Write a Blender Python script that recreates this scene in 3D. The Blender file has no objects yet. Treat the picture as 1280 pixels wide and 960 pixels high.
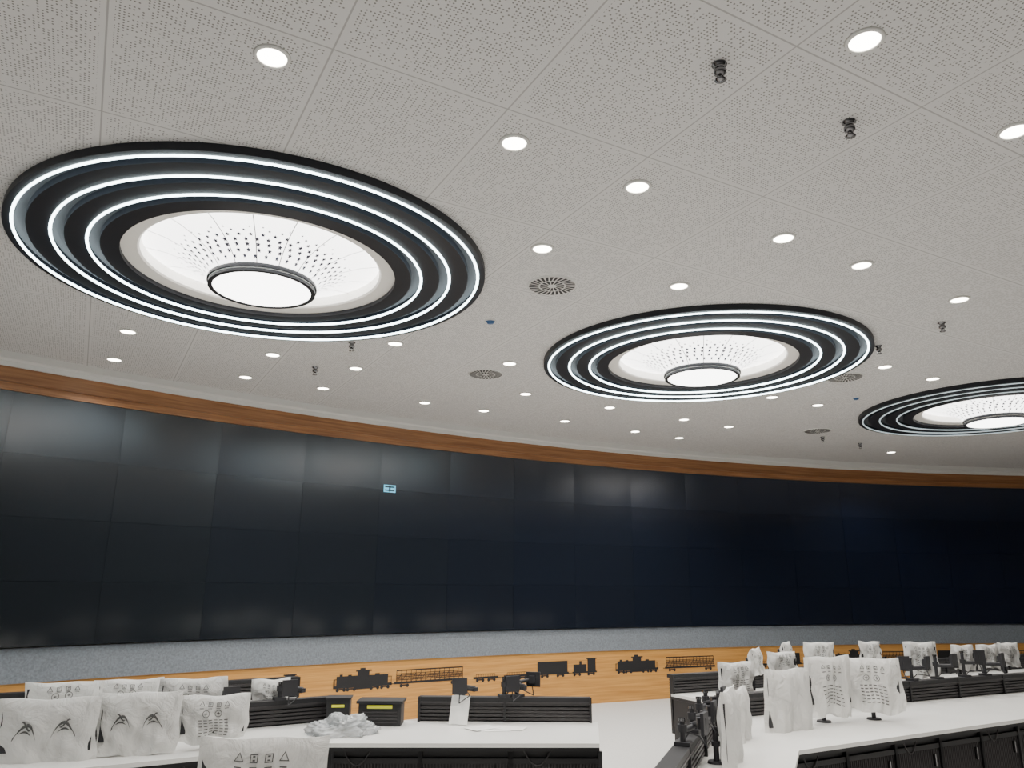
import bpy, math, random
from mathutils import Vector, Matrix, noise
import bmesh
random.seed(7)
CEIL=4.32; CAMZ=1.82
WC=(13.47,-10.51); WR=26.76

# ---------------------------------------------------------------- materials
def newmat(name):
    m=bpy.data.materials.new(name); m.use_nodes=True
    nt=m.node_tree; b=nt.nodes["Principled BSDF"]
    return m,nt,b
def pbr(name,col,rough=.5,metal=0.,spec=None,noise=0.,nscale=20.,bump=0.):
    m,nt,b=newmat(name)
    b.inputs["Base Color"].default_value=(*col,1); b.inputs["Roughness"].default_value=rough
    b.inputs["Metallic"].default_value=metal
    if spec is not None: b.inputs["Specular IOR Level"].default_value=spec
    if noise>0 or bump>0:
        tc=nt.nodes.new("ShaderNodeTexCoord"); n=nt.nodes.new("ShaderNodeTexNoise")
        n.inputs["Scale"].default_value=nscale; n.inputs["Detail"].default_value=5
        nt.links.new(tc.outputs["Object"],n.inputs["Vector"])
        if noise>0:
            r=nt.nodes.new("ShaderNodeValToRGB")
            r.color_ramp.elements[0].position=.3; r.color_ramp.elements[1].position=.7
            r.color_ramp.elements[0].color=(*[c*(1-noise) for c in col],1)
            r.color_ramp.elements[1].color=(*[min(1,c*(1+noise)) for c in col],1)
            nt.links.new(n.outputs["Fac"],r.inputs["Fac"]); nt.links.new(r.outputs["Color"],b.inputs["Base Color"])
        if bump>0:
            bp=nt.nodes.new("ShaderNodeBump"); bp.inputs["Strength"].default_value=bump
            bp.inputs["Distance"].default_value=.01
            nt.links.new(n.outputs["Fac"],bp.inputs["Height"]); nt.links.new(bp.outputs["Normal"],b.inputs["Normal"])
    return m
def emis(name,col,s,sample=True):
    m,nt,b=newmat(name)
    b.inputs["Base Color"].default_value=(*[c*.8 for c in col],1)
    b.inputs["Emission Color"].default_value=(*col,1); b.inputs["Emission Strength"].default_value=s
    if not sample:
        try: m.cycles.emission_sampling='NONE'
        except Exception: pass
    return m
def wood(name,c1,c2):
    m,nt,b=newmat(name)
    tc=nt.nodes.new("ShaderNodeTexCoord"); mp=nt.nodes.new("ShaderNodeMapping")
    mp.inputs["Scale"].default_value=(.8,.8,26)
    n=nt.nodes.new("ShaderNodeTexNoise"); n.inputs["Scale"].default_value=1.6; n.inputs["Detail"].default_value=6; n.inputs["Distortion"].default_value=.6
    r=nt.nodes.new("ShaderNodeValToRGB"); r.color_ramp.elements[0].position=.3; r.color_ramp.elements[1].position=.72
    r.color_ramp.elements[0].color=(*c1,1); r.color_ramp.elements[1].color=(*c2,1)
    nt.links.new(tc.outputs["Object"],mp.inputs["Vector"]); nt.links.new(mp.outputs["Vector"],n.inputs["Vector"])
    nt.links.new(n.outputs["Fac"],r.inputs["Fac"]); nt.links.new(r.outputs["Color"],b.inputs["Base Color"])
    b.inputs["Roughness"].default_value=.42
    return m
def ceiling_mat():
    m,nt,b=newmat("perforated_ceiling_panel")
    N=nt.nodes.new; L=nt.links.new
    tc=N("ShaderNodeTexCoord"); mp=N("ShaderNodeMapping"); mp.vector_type='POINT'
    mp.inputs["Rotation"].default_value=(0,0,math.radians(-29))
    L(tc.outputs["Object"],mp.inputs["Vector"])
    sx=N("ShaderNodeSeparateXYZ"); L(mp.outputs["Vector"],sx.inputs[0])
    def M(op,a,bb=None,c=None):
        n=N("ShaderNodeMath"); n.operation=op
        for i,v in enumerate((a,bb,c)):
            if v is None: continue
            if hasattr(v,"links"): L(v,n.inputs[i])
            else: n.inputs[i].default_value=v
        return n.outputs[0]
    P=.019
    hu=M('DIVIDE',sx.outputs[0],P); hv=M('DIVIDE',sx.outputs[1],P)
    fu=M('SUBTRACT',M('FRACT',hu),.5); fv=M('SUBTRACT',M('FRACT',hv),.5)
    d=M('SQRT',M('ADD',M('MULTIPLY',fu,fu),M('MULTIPLY',fv,fv)))
    hole=M('LESS_THAN',d,.25)
    cx=N("ShaderNodeCombineXYZ"); L(M('FLOOR',hu),cx.inputs[0]); L(M('FLOOR',hv),cx.inputs[1])
    wn=N("ShaderNodeTexWhiteNoise"); wn.noise_dimensions='2D'; L(cx.outputs[0],wn.inputs["Vector"])
    hole=M('MULTIPLY',hole,M('GREATER_THAN',wn.outputs["Value"],.36))
    def seam(c,off,per,w):
        f=M('ABSOLUTE',M('SUBTRACT',M('FRACT',M('DIVIDE',M('SUBTRACT',c,off),per)),.5))
        return M('GREATER_THAN',f,.5-w/per/2)
    su=seam(sx.outputs[0],-.21,.96,.06); sv=seam(sx.outputs[1],2.04,1.11,.06)
    border=M('MAXIMUM',su,sv)
    tu=seam(sx.outputs[0],-.21,.96,.009); tv=seam(sx.outputs[1],2.04,1.11,.009)
    thin=M('MAXIMUM',tu,tv)
    hole=M('MULTIPLY',hole,M('SUBTRACT',1,border))
    dark=M('MAXIMUM',hole,M('MULTIPLY',thin,.6))
    mx=N("ShaderNodeMix"); mx.data_type='RGBA'
    mx.inputs[6].default_value=(.70,.695,.69,1); mx.inputs[7].default_value=(.24,.235,.23,1)
    L(dark,mx.inputs[0]); L(mx.outputs[2],b.inputs["Base Color"])
    b.inputs["Roughness"].default_value=.75
    return m
def bag_mat():
    m,nt,b=newmat("white_plastic_bag")
    b.inputs["Base Color"].default_value=(.84,.84,.82,1); b.inputs["Roughness"].default_value=.45
    tr=nt.nodes.new("ShaderNodeBsdfTranslucent"); tr.inputs["Color"].default_value=(.85,.85,.83,1)
    mx=nt.nodes.new("ShaderNodeMixShader"); mx.inputs[0].default_value=.25
    out=nt.nodes["Material Output"]
    nt.links.new(b.outputs[0],mx.inputs[1]); nt.links.new(tr.outputs[0],mx.inputs[2]); nt.links.new(mx.outputs[0],out.inputs[0])
    tc=nt.nodes.new("ShaderNodeTexCoord"); n=nt.nodes.new("ShaderNodeTexNoise"); n.inputs["Scale"].default_value=8; n.inputs["Detail"].default_value=6
    n.inputs["Distortion"].default_value=1.8
    bp=nt.nodes.new("ShaderNodeBump"); bp.inputs["Strength"].default_value=.8; bp.inputs["Distance"].default_value=.03
    nt.links.new(tc.outputs["Object"],n.inputs["Vector"]); nt.links.new(n.outputs["Fac"],bp.inputs["Height"]); nt.links.new(bp.outputs["Normal"],b.inputs["Normal"])
    return m
M_CEIL=ceiling_mat()
M_WHITE=pbr("white_paint",(.74,.74,.72),.6)
M_CREAM=pbr("cream_flange",(.94,.92,.87),.5)
M_NAVY=pbr("dark_navy_metal",(.004,.006,.012),.5)
M_GAP=pbr("grey_cove_floor",(.055,.058,.065),.7)
M_LED=emis("led_strip",(.80,.96,1.),12.,False)
M_LEDDIM=emis("led_strip_dim",(.80,.95,1.),.5,False)
M_DOME=emis("luminous_membrane",(1.,.98,.95),5.)
M_DISK=emis("luminous_disc",(1.,.98,.95),8.)
M_DOT=pbr("grey_star_print",(.10,.10,.14),.6)
M_LINE=pbr("seam_grey",(.06,.06,.06),.6)
M_LAMP=emis("downlight_lens",(1.,.93,.80),18.,False)
M_CHROME=pbr("chrome",(.25,.25,.26),.16,1.)
M_BLACK=pbr("black_metal",(.012,.012,.014),.5)
M_BLACK2=pbr("black_plastic",(.022,.022,.026),.5)
M_SLAT=pbr("graphite_slat",(.035,.032,.034),.45)
M_TOP=pbr("white_laminate",(.74,.74,.72),.35,noise=.03,nscale=3)
M_FLOOR=pbr("light_grey_carpet",(.57,.565,.55),.85,noise=.06,nscale=40,bump=.1)
M_WOODT=wood("honey_wood",(.24,.10,.035),(.42,.20,.08))
M_WOODB=wood("golden_wood",(.46,.21,.048),(.68,.36,.10))
M_FELT=pbr("grey_blue_felt",(.18,.205,.235),.85,noise=.2,nscale=45,bump=.3)
M_WALL=pbr("wall_paint",(.55,.55,.54),.8)
M_WALLD=pbr("darkened_unseen_wall",(.16,.16,.17),.8)  # dimness put into the colour of unseen walls, for darker screen reflections
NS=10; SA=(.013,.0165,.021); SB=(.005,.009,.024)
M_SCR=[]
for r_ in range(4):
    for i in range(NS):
        row_reflect=(.85,.9,1.,1.35)[r_]  # lighter top row: ceiling reflection put into the base colour
        M_SCR.append(pbr("lcd_black_%d_%d"%(r_,i),tuple(row_reflect*(SA[k]+(SB[k]-SA[k])*(i/(NS-1))) for k in range(3)),(.13,.13,.14,.2)[r_],spec=.7))
M_BEZ=pbr("bezel_black",(.003,.004,.006),.4)
M_BAG=bag_mat()
M_INK=pbr("grey_ink",(.085,.085,.085),.6)
M_YEL=pbr("yellow_label",(.75,.75,.05),.5)
M_PAPER=pbr("paper",(.85,.85,.83),.6)
M_BLUE=pbr("blue_sensor",(.03,.12,.3),.4)
M_ICON=emis("cyan_icon",(.15,.55,.8),.7)
M_ICONB=pbr("icon_black",(.01,.02,.03),.4)
M_FILM=pbr("crumpled_film",(.5,.53,.55),.15,spec=1.)
M_FILM.node_tree.nodes["Principled BSDF"].inputs["Alpha"].default_value=.6

# ---------------------------------------------------------------- mesh builder
class MB:
    def __init__(s): s.v=[];s.f=[];s.m=[];s.sm=[]
    def add(s,vs,fs,mi=0,smooth=False):
        o=len(s.v); s.v+= [tuple(x) for x in vs]
        for f in fs: s.f.append([i+o for i in f]); s.m.append(mi); s.sm.append(smooth)
    def box(s,c,d,rz=0.,mi=0):
        hx,hy,hz=d[0]/2,d[1]/2,d[2]/2; cs,sn=math.cos(rz),math.sin(rz); vs=[]
        for z in(-hz,hz):
            for x,y in((-hx,-hy),(hx,-hy),(hx,hy),(-hx,hy)):
                vs.append((c[0]+x*cs-y*sn,c[1]+x*sn+y*cs,c[2]+z))
        s.add(vs,[(0,3,2,1),(4,5,6,7),(0,1,5,4),(1,2,6,5),(2,3,7,6),(3,0,4,7)],mi)
    def cyl(s,p0,p1,r,n=12,mi=0,r1=None,smooth=True):
        p0=Vector(p0);p1=Vector(p1);r1=r if r1 is None else r1
        a=(p1-p0).normalized();u=a.orthogonal().normalized();w=a.cross(u);vs=[]
        for p,rr in((p0,r),(p1,r1)):
            for i in range(n):
                t=2*math.pi*i/n; vs.append(p+u*rr*math.cos(t)+w*rr*math.sin(t))
        s.add(vs,[(i,(i+1)%n,n+(i+1)%n,n+i) for i in range(n)],mi,smooth)
        s.add(vs[:n],[tuple(range(n))[::-1]],mi); s.add(vs[n:],[tuple(range(n))],mi)
    def tube(s,pts,r,n=6,mi=0):
        for a,c in zip(pts,pts[1:]): s.cyl(a,c,r,n,mi)
    def prism(s,poly,z0,z1,mi=0,mtop=None):
        n=len(poly);vs=[(x,y,z0) for x,y in poly]+[(x,y,z1) for x,y in poly]
        s.add(vs,[(i,(i+1)%n,n+(i+1)%n,n+i) for i in range(n)],mi)
        s.add(vs[:n],[tuple(range(n))[::-1]],mi); s.add(vs[n:],[tuple(range(n))],mi if mtop is None else mtop)
    def lathe(s,prof,c=(0,0,0),n=64,mi=0,smooth=False,closed=False):
        vs=[];k=len(prof)
        for i in range(n):
            t=2*math.pi*i/n
            for r,z in prof: vs.append((c[0]+r*math.cos(t),c[1]+r*math.sin(t),c[2]+z))
        fs=[]
        for i in range(n):
            j=(i+1)%n
            for q in range(k if closed else k-1):
                q2=(q+1)%k
                fs.append((i*k+q,j*k+q,j*k+q2,i*k+q2))
        s.add(vs,fs,mi,smooth)
    def disc(s,r,z,c=(0,0),n=48,mi=0):
        s.add([(c[0]+r*math.cos(2*math.pi*i/n),c[1]+r*math.sin(2*math.pi*i/n),z) for i in range(n)],[tuple(range(n))],mi)
    def mesh(s,name,mats,fix=True):
        me=bpy.data.meshes.new(name); me.from_pydata(s.v,[],s.f)
        for m in mats: me.materials.append(m)
        me.polygons.foreach_set("material_index",s.m); me.polygons.foreach_set("use_smooth",s.sm)
        me.update()
        if fix:
            bm=bmesh.new(); bm.from_mesh(me); bmesh.ops.recalc_face_normals(bm,faces=bm.faces); bm.to_mesh(me); bm.free()
        return me
    def build(s,name,mats,loc=(0,0,0),rz=0.,parent=None,fix=True):
        return place(s.mesh(name,mats,fix),name,loc,rz,parent)
def place(me,name,loc=(0,0,0),rz=0.,parent=None):
    o=bpy.data.objects.new(name,me); bpy.context.collection.objects.link(o)
    o.location=loc; o.rotation_euler=(0,0,rz)
    if parent: o.parent=parent
    return o
def WP(a,off,z):
    t=math.radians(a); r=WR-off
    return (WC[0]+r*math.cos(t),WC[1]+r*math.sin(t),z)

# ---------------------------------------------------------------- room shell
A0,A1=82.,163.
def arcband(name,prof,mats,a0=A0,a1=A1,step=.75,mi=None):
    n=int((a1-a0)/step)+1; b=MB(); vs=[]
    for i in range(n+1):
        a=a0+(a1-a0)*i/n
        for o,z in prof: vs.append(WP(a,o,z))
    k=len(prof)
    for q in range(k):
        fs=[(i*k+q,(i+1)*k+q,(i+1)*k+(q+1)%k,i*k+(q+1)%k) for i in range(n)]
        b.add(vs,fs,0 if mi is None else mi[q])
    b.add(vs[:k],[tuple(range(k))],0); b.add(vs[-k:],[tuple(range(k))[::-1]],0)
    return b.build(name,mats)
arcband("wall_front",[(0,-.0),(0,CEIL+.4),(-.25,CEIL+.4),(-.25,-.0)],[M_WALL])
arcband("trim_wood_wainscot",[(.002,0),(.03,0),(.03,.81),(.002,.81)],[M_WOODB])
arcband("trim_felt_strip",[(.002,.81),(.05,.81),(.05,1.165),(.002,1.165)],[M_FELT])
arcband("trim_wood_fascia",[(.002,3.905),(.09,3.905),(.09,4.17),(.002,4.17)],[M_WOODT])
arcband("trim_wood_lip",[(.09,3.995),(.115,3.995),(.115,4.01),(.09,4.01)],[M_WOODT])
arcband("trim_cornice",[(.002,4.17),(.12,4.17),(.12,4.225),(.18,4.24),(.18,CEIL-.001),(.002,CEIL-.001)],[M_WHITE])
XR=WP(A0,0,0)[0]; YR=WP(A0,0,0)[1]; XL,YB=WP(A1,0,0)[:2]
b=MB(); b.box((XR+.1,(YR+YB)/2,CEIL/2+.1),(.2,YR-YB+.2,CEIL+.2)); b.build("wall_right",[M_WALLD])
b=MB(); b.box(((XR+XL)/2,YB-.1,CEIL/2+.1),(XR-XL+.4,.2,CEIL+.2)); b.build("wall_back",[M_WALLD])
outline=[WP(A0+(A1-A0)*i/60,-.1,0)[:2] for i in range(61)]+[(XL-.1,YB-.1),(XR+.15,YB-.1),(XR+.15,YR)]
b=MB(); b.prism(outline[:-1],-.1,0.); b.build("floor",[M_FLOOR])

# ---------------------------------------------------------------- ceiling with round openings
RINGS=[(-2.005,5.688,1),(2.139,8.235,1),(6.864,10.503,0),(-6.2,3.1,1)]
ROPEN=.93
bm=bmesh.new()
def loop(pts):
    vs=[bm.verts.new((x,y,CEIL)) for x,y in pts]
    for i in range(len(vs)): bm.edges.new((vs[i],vs[(i+1)%len(vs)]))
loop(outline[:-1])
for x,y,_ in RINGS: loop([(x+ROPEN*math.cos(2*math.pi*i/72),y+ROPEN*math.sin(2*math.pi*i/72)) for i in range(72)])
bmesh.ops.triangle_fill(bm,use_beauty=True,use_dissolve=False,edges=bm.edges[:])
for f in bm.faces:
    if f.normal.z>0: f.normal_flip()
me=bpy.data.meshes.new("ceiling"); bm.to_mesh(me); bm.free(); me.materials.append(M_CEIL); place(me,"ceiling")

def zprof(r):
    pts=[(.40,-.155),(.45,-.10),(.52,-.045),(.62,.005),(.75,.05),(.95,.088)]
    for (a,za),(c,zc) in zip(pts,pts[1:]):
        if r<=c: return za+(zc-za)*(r-a)/(c-a)
    return pts[-1][1]
def ring_fixture(x,y,on):
    b=MB()   # 0 navy 1 led 2 cream 3 dome 4 disk 5 dot 6 line 7 white 8 gap
    H=.055
    for r0,r1 in((1.732,1.78),(1.502,1.64),(1.271,1.405),(1.045,1.175)):
        b.lathe([(r0,0),(r0,-H),(r1,-H),(r1,0)],n=128,mi=0,closed=True)
    for r0,r1 in((1.64,1.732),(1.405,1.502),(1.175,1.271)):
        b.lathe([(r0,-.004),(r1,-.004)],n=96,mi=8)
    for r in(1.722,1.490,1.259):
        k=6; w=.0105
        b.lathe([(r+w*math.cos(2*math.pi*i/k),-H+w*math.sin(2*math.pi*i/k)) for i in range(k)],n=96,mi=1,smooth=True,closed=True)
    b.lathe([(1.045,0),(1.045,-.02),(.93,-.012),(.915,0),(.915,.085),(.94,.085),(.94,0)],n=96,mi=2,closed=True)
    rr_=[.40,.45,.52,.62,.75,.94]
    b.lathe([(r,zprof(r)) for r in rr_],n=64,mi=3,smooth=True)
    b.lathe([(.95,.09),(.95,.16),(.001,.16)],n=48,mi=7)
    for i in range(16):
        t=2*math.pi*(i+.5)/16; c,s=math.cos(t),math.sin(t)
        for ra,rb in zip(rr_,rr_[1:]):
            w=.0032; rb=min(rb,.925); vs=[]
            for rr,sg in((ra,-1),(rb,-1),(rb,1),(ra,1)): vs.append((rr*c-sg*w*s,rr*s+sg*w*c,zprof(rr)-.005))
            b.add(vs,[(0,1,2,3)],6)
    rows=[(.445,36,.015),(.482,40,.0175),(.522,42,.0195),(.562,44,.0195),(.602,44,.017),(.64,44,.013),(.672,44,.009)]
    for k,(r,n,sz) in enumerate(rows):
        for i in range(n):
            if k>=5 and (i*7+k)%3==0: continue
            t=2*math.pi*(i+.5*(k%2))/n
            vs=[]
            for j in range(10):
                rr=sz*(1 if j%2==0 else .55); a=math.pi*j/5+t
                px,py=r*math.cos(t)+rr*math.cos(a),r*math.sin(t)+rr*math.sin(a)
                vs.append((px,py,zprof(math.hypot(px,py))-.005))
            b.add(vs,[tuple(range(10))],5)
    b.lathe([(.40,-.15),(.418,-.15),(.422,-.165),(.422,-.18),(.40,-.18)],n=72,mi=0,closed=True)
    b.lathe([(.40,-.18),(.41,-.18),(.41,-.195),(.40,-.195)],n=72,mi=7,closed=True)
    b.lathe([(.378,-.19),(.41,-.19),(.412,-.212),(.378,-.212)],n=72,mi=0,closed=True)
    b.disc(.380,-.207,n=64,mi=4)
    return b.build("ring_chandelier",[M_NAVY,M_LED if on else M_LEDDIM,M_CREAM,M_DOME,M_DISK,M_DOT,M_LINE,M_WHITE,M_GAP],(x,y,CEIL-.0005),fix=False)
for x,y,on in RINGS: ring_fixture(x,y,on)

# ---------------------------------------------------------------- downlights
dl=[(-0.472,1.268),(0.660,1.213),(0.002,1.560),(0.320,1.757),(1.127,1.501),(0.090,2.128),(0.796,2.047),(0.569,2.418),(1.111,2.237),(1.588,2.528),(-1.565,2.935),(-1.821,3.333),(-1.069,3.244),(-1.318,3.622),(-0.497,3.072),(-0.739,3.454),(-0.984,3.832),(-0.488,4.138),(-0.163,4.329),(0.073,3.925),(-0.012,3.359),(0.328,4.601),(0.559,4.228),(0.813,4.910),(1.052,4.535),(1.148,5.121),(1.382,4.740),(1.399,3.963),(1.713,4.140),(1.726,3.375),(2.056,3.576),(2.848,5.633)]
dl=[(x*2.5,y*2.5) for x,y in dl]
unseen_lamps=[(-3.2,1.8),(1.2,1.2),(3.8,2.4),(6.6,4.2),(-6.6,5.4),(-8.3,1.),(-4.5,.5),(-1.5,-1),(2.5,-.8),(6.,1.),(9.,4.0),(8.6,7.6),(10.5,9.6),(9.8,13.2),(13,10.5),(13,6)]  # out-of-view downlights added to even out the room lighting
b=MB()
b.lathe([(.070,-.004),(.072,-.012),(.086,-.008),(.09,0),(.070,0)],n=32,mi=0,smooth=True,closed=True)
b.disc(.071,-.006,n=24,mi=1)
dme=b.mesh("recessed_downlight",[M_WHITE,M_LAMP],fix=False)
ld=bpy.data.lights.new("lamp","SPOT"); ld.energy=115; ld.spot_size=math.radians(130); ld.spot_blend=.6; ld.shadow_soft_size=.07; ld.color=(1,.94,.865)
for x,y in dl+unseen_lamps:
    o=place(dme,"recessed_downlight",(x,y,CEIL-.0005))
    l=bpy.data.objects.new("lamp",ld); bpy.context.collection.objects.link(l); l.parent=o; l.location=(0,0,-.03)

# ---------------------------------------------------------------- sprinklers, vents, sensors
b=MB()
b.lathe([(0.0001,0),(.036,0),(.038,-.006),(.024,-.012),(.022,-.03),(.030,-.036),(.030,-.054),(.018,-.060),(.013,-.068),(.0001,-.068)],n=24,smooth=True)
for a in(0,math.pi): b.cyl((.015*math.cos(a),.015*math.sin(a),-.06),(.013*math.cos(a),.013*math.sin(a),-.09),.004,8)
b.lathe([(.0001,-.088),(.027,-.088),(.029,-.092),(.0001,-.096)],n=20,smooth=True)
sme=b.mesh("fire_sprinkler",[M_CHROME])
for x,y in[(0.405,1.283),(0.741,1.471),(-0.679,3.064),(-0.929,3.444),(1.659,2.772),(1.552,3.065),(2.106,5.062),(2.460,5.287)]:
    place(sme,"fire_sprinkler",(x*2.5,y*2.5,CEIL-.0005))
b=MB(); b.lathe([(.0001,-.012),(.205,-.012),(.215,0)],n=64,mi=0)
for (ra,rb,n,fw) in((.04,.105,14,.62),(.118,.198,28,.62)):
    for i in range(n):
        t0=2*math.pi*i/n; dt=2*math.pi/n*fw
        vs=[(r*math.cos(t),r*math.sin(t),-.0135) for r,t in((ra,t0),(rb,t0+.1),(rb,t0+dt+.1),(ra,t0+dt))]
        b.add(vs,[(0,1,2,3)],1)
vme=b.mesh("ceiling_air_vent",[M_WHITE,M_BLACK],fix=False)
for x,y in[(0.135,2.418),(-0.128,3.538),(1.618,3.557),(1.990,4.849)]: place(vme,"ceiling_air_vent",(x*2.5,y*2.5,CEIL-.0005))
b=MB(); b.lathe([(.0001,-.03),(.03,-.028),(.034,-.012),(.045,-.008),(.047,0)],n=24,mi=0,smooth=True); b.lathe([(.045,-.009),(.05,0)],n=24,mi=1)
cme=b.mesh("smoke_detector",[M_BLUE,M_WHITE])
for x,y in[(-0.085,2.784),(1.854,3.969)]: place(cme,"smoke_detector",(x*2.5,y*2.5,CEIL-.0005))

# ---------------------------------------------------------------- video wall
Z0,Z1=1.18,3.90; rows=4; rh=(Z1-Z0)/rows
b=MB(); da=2.54; a=125.3-da*15
cols=[]
while a<150: cols.append(a); a+=da
random.seed(3)
for ci,a in enumerate(cols):
    for r in range(rows):
        z0=Z0+r*rh+.001; z1=Z0+(r+1)*rh-.001; g=.0024
        j0=.085; tx=random.uniform(-.0022,.0022); tz=random.uniform(-.0012,.0012)+(.0035 if r==3 else 0)
        aa,ab=a+g,a+da-g
        vs=[WP(aa,j0-tx-tz,z0),WP(ab,j0+tx-tz,z0),WP(ab,j0+tx+tz,z1),WP(aa,j0-tx+tz,z1)]
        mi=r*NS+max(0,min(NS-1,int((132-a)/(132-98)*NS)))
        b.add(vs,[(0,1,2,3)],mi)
m_=int((cols[-1]+da-cols[0])/.6)
for i in range(m_):
    s0=cols[0]+(cols[-1]+da-cols[0])*i/m_; s1=cols[0]+(cols[-1]+da-cols[0])*(i+1)/m_
    b.add([WP(s0,.07,Z0),WP(s1,.07,Z0),WP(s1,.07,Z1),WP(s0,.07,Z1)],[(0,1,2,3)],4*NS)
for z in(Z0,Z1):
    vs=[];m2=60
    for i in range(m2+1):
        s0=cols[0]+(cols[-1]+da-cols[0])*i/m2; vs+=[WP(s0,.001,z),WP(s0,.085,z)]
    b.add(vs,[(2*i,2*i+1,2*i+3,2*i+2) for i in range(m2)],4*NS)
b.build("video_wall",M_SCR+[M_BEZ],fix=False)
b=MB()
def wrect(b,a0,a1,z0,z1,off,mi): b.add([WP(a0,off,z0),WP(a1,off,z0),WP(a1,off,z1),WP(a0,off,z1)],[(0,1,2,3)],mi)
wrect(b,125.18,124.76,3.18,3.29,.096,0)
for k in(0,1):
    wrect(b,125.14,124.99,3.20+.05*k,3.22+.05*k,.098,1); wrect(b,124.95,124.80,3.20+.05*k,3.22+.05*k,.098,1)
wrect(b,125.0,124.94,3.19,3.28,.098,1)
b.build("screen_status_icon",[M_ICON,M_ICONB],fix=False)

# ---------------------------------------------------------------- train mural
MET=math.degrees(1/WR)
mural=bpy.data.objects.new("train_mural",None); bpy.context.collection.objects.link(mural)
def mural_piece(name,a_left,a_right,draw):
    b=MB(); L=(a_left-a_right)/MET; base=.435
    def P(x,z): return WP(a_left-x*MET,.034,base+z)
    def rect(x0,x1,z0,z1):
        k=max(1,int((x1-x0)/.15))
        for i in range(k):
            u0=x0+(x1-x0)*i/k;u1=x0+(x1-x0)*(i+1)/k
            b.add([P(u0,z0),P(u1,z0),P(u1,z1),P(u0,z1)],[(0,1,2,3)],0)
    def poly(pts): b.add([P(*q) for q in pts],[tuple(range(len(pts)))],0)
    def circ(x,z,r,n=14): poly([(x+r*math.cos(2*math.pi*i/n),z+r*math.sin(2*math.pi*i/n)) for i in range(n)])
    def line(x0,z0,x1,z1,w=.006):
        d=math.hypot(x1-x0,z1-z0); nx,nz=-(z1-z0)/d*w,(x1-x0)/d*w
        poly([(x0+nx,z0+nz),(x1+nx,z1+nz),(x1-nx,z1-nz),(x0-nx,z0-nz)])
    draw(L,rect,poly,circ,line)
    return b.build(name,[M_BLACK],parent=mural,fix=False)
def bogies(L,rect,circ,xs,r=.024):
    for x in xs:
        for q in(-.05,.05): circ(x+q,r,r)
        rect(x-.07,x+.07,r,.04)
def loco(L,rect,poly,circ,line):
    bogies(L,rect,circ,(.13*L,.30*L,.70*L,.88*L)); rect(.36*L,.64*L,.02,.05)
    rect(0,L,.045,.08); rect(.05*L,.40*L,.075,.20); rect(.40*L,.60*L,.075,.255); rect(.37*L,.64*L,.25,.268)
    rect(.60*L,.93*L,.075,.195); rect(.1*L,.15*L,.195,.225); rect(.24*L,.3*L,.195,.215); rect(.44*L,.53*L,.265,.295); rect(.70*L,.78*L,.19,.215)
    for q in(0,.02,.96,.985): rect(q*L,q*L+.007,.07,.165)
    line(0,.163,.05*L,.163,.003); line(.93*L,.163,L,.163,.003)
def truss(L,rect,poly,circ,line):
    bogies(L,rect,circ,(.14*L,.86*L)); rect(0,L,.05,.08); rect(.03*L,.97*L,.225,.240); rect(.03*L,.97*L,.183,.190)
    k=14
    for i in range(k+1):
        x=.03*L+.94*L*i/k; rect(x-.004,x+.004,.07,.235)
        if i<k:
            x2=.03*L+.94*L*(i+1)/k; line(x,.07,x2,.19,.003)
    for z in(.10,.12,.14,.16): rect(.03*L,.97*L,z,z+.009)
    rect(-.04,0,.055,.065)
def flat(L,rect,poly,circ,line):
    bogies(L,rect,circ,(.12*L,.32*L,.66*L,.88*L)); rect(0,.44*L,.045,.075); rect(.54*L,L,.045,.075); rect(.44*L,.54*L,.05,.058)
    for c0,c1 in((.05,.38),(.60,.95)):
        n=9
        for i in range(n):
            x=L*(c0+(c1-c0)*i/(n-1)); rect(x-.003,x+.003,.07,.11)
        line(L*c0,.11,L*c1,.11,.003)
def boxes(L,rect,poly,circ,line):
    bogies(L,rect,circ,(.12*L,.38*L,.66*L,.90*L)); rect(0,.52*L,.045,.075); rect(.58*L,L,.045,.07)
    rect(.0,.50*L,.07,.245); rect(.60*L,.82*L,.07,.18); rect(.70*L,.74*L,.18,.23); rect(.84*L,.98*L,.07,.26); rect(.82*L,L,.255,.27); rect(.52*L,.58*L,.05,.06)
for nm,a,c,fn in(("boxcar",139.2,137.2,boxes),("truss_wagon",136.9,134.6,truss),("locomotive",134.3,132.3,loco),("truss_wagon",132.,129.9,truss),
    ("boxcar_pair",129.67,127.55,boxes),("locomotive",126.42,124.53,loco),("truss_wagon",124.45,121.98,truss),("flat_wagons",121.66,119.53,flat),
    ("boxcar_pair",119.2,116.77,boxes),("locomotive",115.98,114.12,loco),("truss_wagon",113.83,111.57,truss),("flat_wagons",111.2,109.1,flat),
    ("boxcar_pair",108.8,106.4,boxes),("locomotive",106,104,loco),("truss_wagon",103.7,101.3,truss),("boxcar_pair",101,98.6,boxes),("truss_wagon",98.2,95.9,truss)):
    mural_piece(nm,a,c,fn)

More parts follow.
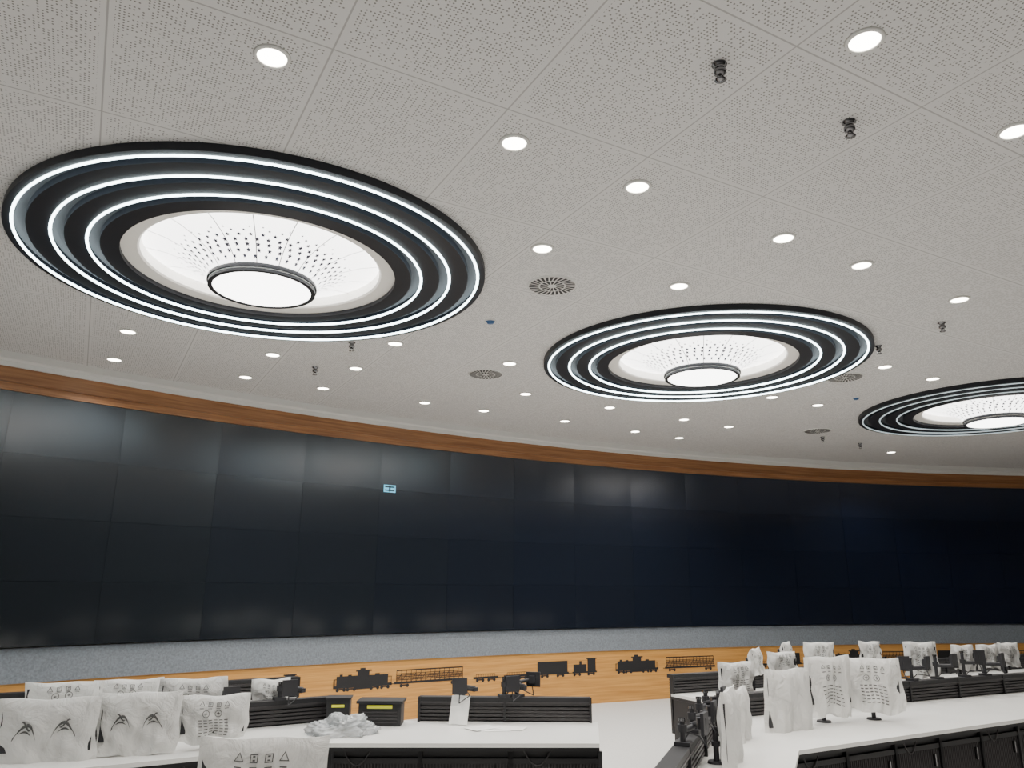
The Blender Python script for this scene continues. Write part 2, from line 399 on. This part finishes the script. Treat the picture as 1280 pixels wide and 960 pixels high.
# ---------------------------------------------------------------- desks
def lerp(p,q,t): return (p[0]+(q[0]-p[0])*t,p[1]+(q[1]-p[1])*t)
def desk(name,front,back,rails,ztop=.75,railtop=.94):
    b=MB()
    b.prism(front+back[::-1],ztop-.028,ztop,0)
    fi=[lerp(f,k,.015) for f,k in zip(front,back)]
    b.prism(fi+back[::-1],ztop-.055,ztop-.029,1)
    f2=[lerp(f,k,.10) for f,k in zip(front,back)]; b2=[lerp(f,k,.96) for f,k in zip(front,back)]
    b.prism(f2+b2[::-1],.06,ztop-.056,1)
    f3=[lerp(f,k,.16) for f,k in zip(front,back)]; b3=[lerp(f,k,.9) for f,k in zip(front,back)]
    b.prism(f3+b3[::-1],0,.06,1)
    for p,q in zip(f2,f2[1:]):
        L=math.hypot(q[0]-p[0],q[1]-p[1]); ang=math.atan2(q[1]-p[1],q[0]-p[0]); n=max(1,round(L/.6))
        nx,ny=math.sin(ang),-math.cos(ang)
        for i in range(n):
            w=L/n-.03
            k=int(w/.022)
            for j in range(k):
                c=lerp(p,q,(i+.5)/n+((j+.5)/k-.5)*w/L)
                b.box((c[0]+nx*.010,c[1]+ny*.010,.37),(.008,.012,.52),ang,2)
            for zz in(.12,.62):
                c=lerp(p,q,(i+.5)/n); b.box((c[0]+nx*.014,c[1]+ny*.014,zz),(w,.018,.035),ang,1)
            for sx in(-.5,.5):
                e=lerp(p,q,(i+.5+sx)/n); b.box((e[0]+nx*.015,e[1]+ny*.015,.375),(.03,.03,.62),ang,1)
            c=lerp(p,q,(i+.5)/n); b.box((c[0]+math.cos(ang)*w*.35+nx*.025,c[1]+math.sin(ang)*w*.35+ny*.025,.52),(.012,.02,.09),ang,3)
            if i%2==0:
                c0=lerp(p,q,(i+.15)/n); c1=lerp(p,q,(i+.45)/n)
                pts=[]
                for t in range(9):
                    u=t/8; c=lerp(c0,c1,u); pts.append((c[0]+nx*.03,c[1]+ny*.03,.69-.10*math.sin(math.pi*u)))
                b.tube(pts,.005,6,2)
    for seg,t0,t1 in rails:
        p=lerp(back[seg],back[seg+1],t0);q=lerp(back[seg],back[seg+1],t1)
        L=math.hypot(q[0]-p[0],q[1]-p[1]); ang=math.atan2(q[1]-p[1],q[0]-p[0]); c=lerp(p,q,.5); nx,ny=math.sin(ang),-math.cos(ang)
        hh=railtop-ztop
        b.box((c[0],c[1],ztop+hh/2-.2),(L,.03,hh+.38),ang,1)
        for k in range(5):
            b.box((c[0]+nx*.025,c[1]+ny*.025,ztop+.022+k*(hh-.05)/5),(L-.02,.022,.018),ang,2)
            b.box((c[0]-nx*.025,c[1]-ny*.025,ztop+.022+k*(hh-.05)/5),(L-.02,.022,.018),ang,2)
        b.box((c[0],c[1],railtop-.018),(L+.01,.10,.036),ang,1)
        b.box((c[0]+nx*.05,c[1]+ny*.05,railtop-.04),(L,.01,.012),ang,2)
        n=max(1,round(L/.7))
        for i in range(n+1):
            e=lerp(p,q,i/n); b.box((e[0]+nx*.03,e[1]+ny*.03,ztop+hh/2),(.02,.05,hh),ang,1)
    return b.build(name,[M_TOP,M_BLACK,M_SLAT,M_CHROME])
desk("control_desk",[(-5.2,3.6),(-3.1,4.75),(-1.27,5.85),(.64,5.9)],[(-5.6,4.45),(-3.35,5.62),(-1.42,6.83),(.73,6.80)],[(0,0,1),(1,0,.98),(2,.31,.97)])
desk("control_desk",[(-5.9,5.0),(-3.55,6.15),(-1.75,7.35)],[(-6.3,5.8),(-3.95,7.0),(-2.15,8.2)],[(0,0,1),(1,0,1)])
desk("control_desk",[(1.25,3.9),(1.99,5.70),(4.33,7.03),(8.2,9.1)],[(.72,4.05),(1.82,7.02),(5.3,8.78),(8.0,10.1)],[(0,0,.98),(1,.03,1),(2,0,1)])
desk("control_desk",[(2.05,7.85),(5.2,9.4)],[(1.7,8.6),(4.85,10.15)],[(0,0,1)])
desk("control_desk",[(5.6,9.75),(8.0,10.9)],[(5.2,10.5),(7.6,11.65)],[(0,0,1)])
desk("control_desk",[(-2.6,2.5),(.2,2.9)],[(-2.75,3.3),(.05,3.72)],[])

# ---------------------------------------------------------------- covered monitors
def covered_monitor(x,y,ztop,w,h,rz,style,seed,tilt=0.,zbase=.75,skew=0.):
    rnd=random.Random(seed); ph=[rnd.uniform(0,6.28) for _ in range(8)]
    b=MB()  # 0 bag 1 ink 2 black
    zt=ztop-zbase; fl=rnd.uniform(-.04,.05)
    def S(s,v,side,off=0.):
        a=w/2*(1+.03*math.sin(3.1*v+ph[0])+fl*v)
        bb=.010+.045*min(1,v*4)**.5*(1-.45*v)
        amp=.004+.012*v
        yy=side*(bb*(1-s**4)+off)+amp*(math.sin(6*s+4*v+ph[1])+.6*math.sin(13*v-7*s+ph[2])+.5*math.sin(19*s+ph[3]+3*v))
        xx=a*s+.012*v*math.sin(9*v+ph[4])+skew*v*w
        zz=zt-h*v*(1+.05*math.sin(2.3*s+ph[5])+.03*math.sin(7*s+ph[6]))+.010*s*s*(1-v)+.005*math.sin(5*s+ph[7])*(1-v)
        return (xx,yy,zz)
    nx,nz=26,20
    for side in(-1,1):
        vs=[S(-1+2*i/nx,j/nz,side) for j in range(nz+1) for i in range(nx+1)]
        fs=[(j*(nx+1)+i,j*(nx+1)+i+1,(j+1)*(nx+1)+i+1,(j+1)*(nx+1)+i) for j in range(nz) for i in range(nx)]
        if side>0: fs=[f[::-1] for f in fs]
        b.add(vs,fs,0,True)
    vs=[]
    for i in range(nx+1): vs+=[S(-1+2*i/nx,0,-1),S(-1+2*i/nx,0,1)]
    b.add(vs,[(2*i,2*i+1,2*i+3,2*i+2) for i in range(nx)],0,True)
    asp=w/h; OF=.004
    def q(s0,v0,s1,v1,side):
        k=max(1,int(abs(s1-s0)/.12))
        for i in range(k):
            a0=s0+(s1-s0)*i/k; a1=s0+(s1-s0)*(i+1)/k
            b.add([S(a0,v0,side,OF),S(a1,v0,side,OF),S(a1,v1,side,OF),S(a0,v1,side,OF)],[(0,1,2,3)],1)
    def ring(cs,cv,r,side,r2=.7,n=14,t0=0,t1=6.2832):
        for i in range(n):
            ta=t0+(t1-t0)*i/n;tb=t0+(t1-t0)*(i+1)/n
            pts=[(cs+r*math.cos(ta),cv+r*asp/2*math.sin(ta)),(cs+r*math.cos(tb),cv+r*asp/2*math.sin(tb)),(cs+r*r2*math.cos(tb),cv+r*r2*asp/2*math.sin(tb)),(cs+r*r2*math.cos(ta),cv+r*r2*asp/2*math.sin(ta))]
            b.add([S(p[0],p[1],side,OF) for p in pts],[(0,1,2,3)],1)
    def stroke(pts,w0,side):
        n=len(pts)
        for i in range(n-1):
            (x0,y0),(x1,y1)=pts[i],pts[i+1]; d=math.hypot(x1-x0,y1-y0)+1e-6; nx_,ny_=-(y1-y0)/d,(x1-x0)/d
            wa=w0*math.sin(math.pi*(i+.15)/(n-.7)); wb=w0*math.sin(math.pi*(i+1.15)/(n-.7)) if i<n-2 else .002
            b.add([S(x0+nx_*wa,y0+ny_*wa*asp/1.,side,OF),S(x1+nx_*wb,y1+ny_*wb*asp,side,OF),S(x1-nx_*wb,y1-ny_*wb*asp,side,OF),S(x0-nx_*wa,y0-ny_*wa*asp,side,OF)],[(0,1,2,3)],1)
    for side in(-1,1):
        if style=='bird':
            for sg in(-1,1):
                stroke([(sg*(.14+.46*t/10),.56-.20*math.sin(math.pi*(t/10)**.8)) for t in range(11)],.018,side)
                stroke([(sg*(.26+.22*t/6),.42-.08*(t/6)+.03*math.sin(t)) for t in range(7)],.014,side)
                stroke([(sg*(.24+.26*t/6),.50-.04*math.sin(math.pi*t/6)) for t in range(7)],.011,side)
                stroke([(sg*(.57+.05*t/4),.52+.08*t/4) for t in range(5)],.012,side)
        elif style in('icons','table'):
            tv=.17
            for k,cs in enumerate((-.34,-.11,.12,.35)):
                if k in(0,3): ring(cs,tv,.09,side,.72,3,-1.5708,-1.5708+6.2832)
                else:
                    ring(cs,tv,.085,side,.78,4,.785,.785+6.2832); q(cs-.02,tv-.024,cs+.02,tv-.010,side); q(cs-.02,tv+.010,cs+.02,tv+.024,side)
                q(cs-.055,tv+.075,cs+.055,tv+.087,side)
            for cs in(-.20,.14):
                ring(cs,.36,.10,side,.84,16); q(cs-.045,.352,cs+.045,.368,side); q(cs-.012,.33,cs+.012,.39,side)
            rws,cls=(6,6) if style=='table' else (3,5)
            for rr in range(rws):
                for cc in range(cls): q(-.42+cc*.145,.49+rr*.062,-.42+cc*.145+.10,.506+rr*.062,side)
    b.box((0,0,zt-.03-.17*h/.45),(w*.9,.03,.30*h/.45),0,2)
    b.box((0,.0,zt-.19*h/.45),(.1,.045,.1),0,2)
    b.cyl((0,.09,.0),(0,.09,zt-.17*h/.45),.018,12,2); b.cyl((0,.09,zt-.19*h/.45),(0,.01,zt-.19*h/.45),.016,10,2)
    b.lathe([(.0001,.014),(.055,.014),(.06,.001),(.0001,.001)],(0,.09,0),20,2); b.cyl((0,.09,.10),(0,.09,.13),.028,12,2)
    return b.build("covered_monitor",[M_BAG,M_INK,M_BLACK2],(x,y,zbase+.0005),rz,fix=False)
def R(d): return math.radians(d)
mons=[ # x,y,ztop,w,h,rz,style
(-3.52,5.0,1.09,.50,.36,R(20),'bird'),(-2.93,5.22,1.115,.58,.39,R(16),'bird'),(-2.45,5.42,1.13,.50,.37,R(16),'bird'),(-2.03,5.62,1.09,.45,.29,R(20),'table'),
(-2.50,6.42,1.11,.50,.36,R(22),'table'),(-1.95,6.62,1.085,.30,.25,R(22),'icons'),(-3.78,6.9,1.02,.60,.3,R(22),'icons'),(-3.34,7.12,1.02,.54,.3,R(22),'icons'),
(-1.04,3.52,1.195,.555,.42,R(5),'icons'),
(2.20,6.45,1.20,.50,.54,R(28),'plain'),(2.66,6.78,1.27,.48,.47,R(22),'table'),(3.09,6.92,1.25,.46,.42,R(-14),'table'),
(1.40,5.25,1.19,.50,.60,R(66),'plain'),(1.70,6.05,1.10,.40,.42,R(60),'plain'),
(2.20,7.84,1.13,.46,.33,R(26),'table'),(2.85,8.45,1.18,.40,.22,R(25),'icons'),(2.62,8.6,1.20,.3,.26,R(55),'icons'),
(3.60,9.35,1.22,.38,.26,R(10),'icons'),(4.28,9.55,1.22,.28,.2,R(8),'icons'),(4.62,9.05,1.25,.36,.36,R(-6),'table'),
(5.35,9.5,1.19,.30,.27,R(10),'icons'),(5.72,9.62,1.19,.30,.27,R(12),'icons'),(6.08,9.8,1.20,.30,.27,R(12),'icons'),(3.2,9.3,1.22,.2,.2,R(50),'icons')]
for i,mn in enumerate(mons): covered_monitor(*mn,seed=i+11)

# ---------------------------------------------------------------- bare monitor arms
def arm(x,y,rz,hh,seed,zb=.94):
    r=random.Random(seed); b=MB()
    b.box((0,0,.01),(.09,.09,.02),0,0); b.cyl((0,0,.0),(0,0,hh),.016,12,0); b.cyl((0,0,hh*.55),(0,0,hh*.55+.04),.028,12,0)
    a=r.uniform(-1,1); p1=(.17*math.cos(a),-.17*abs(math.sin(a))-.03,hh*.6)
    b.cyl((0,0,hh*.58),p1,.018,10,0); b.cyl((p1[0],p1[1],hh*.5),(p1[0],p1[1],hh*.75),.026,12,0)
    p2=(p1[0]-.12,p1[1]-.06,hh*.9); b.cyl((p1[0],p1[1],hh*.7),p2,.016,10,0)
    b.box((p2[0],p2[1]-.02,p2[2]),(.12,.02,.12),r.uniform(-.4,.4),0); b.box((p2[0],p2[1],p2[2]),(.05,.05,.06),.3,0)
    b.cyl((0,0,hh),(0,0,hh+.015),.02,12,1)
    pts=[(p2[0],p2[1],p2[2]-.05),(p2[0]*.8,p2[1]-.03,p2[2]-.13),(p1[0]*.7,p1[1]-.04,hh*.25),(.05,-.03,.06),(.02,.0,.02)]
    b.tube(pts,.0045,6,0)
    b.build("monitor_arm",[M_BLACK2,M_CHROME],(x,y,zb+.0005),rz)
for i,(x,y,rz,hh) in enumerate([(-.42,6.80,0,.12),(-.05,6.80,.3,.14),(.06,6.80,2.6,.13),(3.3,7.79,.4,.22),(3.72,8.0,.4,.22),(4.05,8.16,.6,.2),(4.4,8.34,.4,.22),(4.8,8.54,.4,.24),(5.1,8.68,.4,.2),
    (1.01,4.82,1.2,.13),(1.16,5.23,1.2,.14),(1.29,5.58,1.3,.15),(1.44,6.0,1.0,.14),(-1.85,6.545,.5,.12),(-2.2,6.31,.5,.1)]): arm(x,y,rz,hh,i)

# ---------------------------------------------------------------- equipment with yellow labels on the desk back
b=MB(); b.box((0,0,.085),(.34,.20,.17),0,0); b.box((0,-.01,.18),(.37,.23,.02),0,0)
for k in range(4): b.box((0,-.102,.03+k*.025),(.28,.01,.01),0,1)
b.box((0,-.106,.145),(.20,.006,.026),0,2)
place(b.mesh("equipment_box",[M_BLACK,M_SLAT,M_YEL]),"equipment_box",(-1.04,6.63,.7505))
b=MB(); b.box((0,0,.1),(.18,.16,.2),0,0); b.box((0,-.085,.15),(.10,.006,.02),0,1); b.box((0,0,.205),(.20,.18,.012),0,0)
b.build("cable_box",[M_BLACK,M_YEL],(-1.38,6.60,.7505),.1)

# crumpled film
b=MB(); n1,n2=90,40; vs=[]
for j in range(n2+1):
    for i in range(n1):
        t=2*math.pi*i/n1; p=math.pi/2*j/n2
        d=Vector((math.cos(t)*math.cos(p),math.sin(t)*math.cos(p),math.sin(p)))
        k=1+.35*noise.noise(d*2.1)+.22*(1-2*abs(noise.noise(d*5+Vector((3,1,2)))))-.12+.10*(1-2*abs(noise.noise(d*11)))
        vs.append((d.x*.23*k,d.y*.15*k,max(0.002,d.z*.12*k)))
fs=[(j*n1+i,j*n1+(i+1)%n1,(j+1)*n1+(i+1)%n1,(j+1)*n1+i) for j in range(n2) for i in range(n1)]
b.add(vs,fs,0,True); b.build("crumpled_plastic_film",[M_FILM],(-1.27,6.20,.7505),.1)
# papers
b=MB()
for k,(x,y,r) in enumerate([(0,0,.2),(.12,.05,-.3),(-.1,.04,.7)]): b.box((x,y,.002+k*.0025),(.24,.17,.002),r)
b.build("paper_sheets",[M_PAPER],(-.12,6.42,.7505),0)
b=MB(); vs=[]
for j in range(8):
    for i in range(6): vs.append((-.075+.03*i+.01*j*.3,.01*math.sin(i*1.3+j)+.06*j/7-.0,.004+.03*j+.003*(1+math.sin(i))))
b.add(vs,[(j*6+i,j*6+i+1,(j+1)*6+i+1,(j+1)*6+i) for j in range(7) for i in range(5)],0,True)
b.build("paper_note",[M_PAPER],(-.42,6.60,.7505),0,fix=False)

# ---------------------------------------------------------------- camera
f,p,r=949.62,.262,.006
F=Vector((0,math.cos(p),math.sin(p)));U0=Vector((0,-math.sin(p),math.cos(p)));R0=Vector((1,0,0))
Rv=R0*math.cos(r)+U0*math.sin(r);U=-R0*math.sin(r)+U0*math.cos(r)
cam=bpy.data.cameras.new("camera"); cam.sensor_width=36; cam.lens=36*f/1280; cam.clip_end=100
co=bpy.data.objects.new("camera",cam); bpy.context.collection.objects.link(co)
mw=Matrix.Identity(4)
for i in range(3): mw[i][0]=Rv[i];mw[i][1]=U[i];mw[i][2]=-F[i]
mw[2][3]=CAMZ; co.matrix_world=mw
bpy.context.scene.camera=co
w=bpy.data.worlds.new("world"); bpy.context.scene.world=w; w.use_nodes=True
w.node_tree.nodes["Background"].inputs[0].default_value=(.05,.05,.05,1)
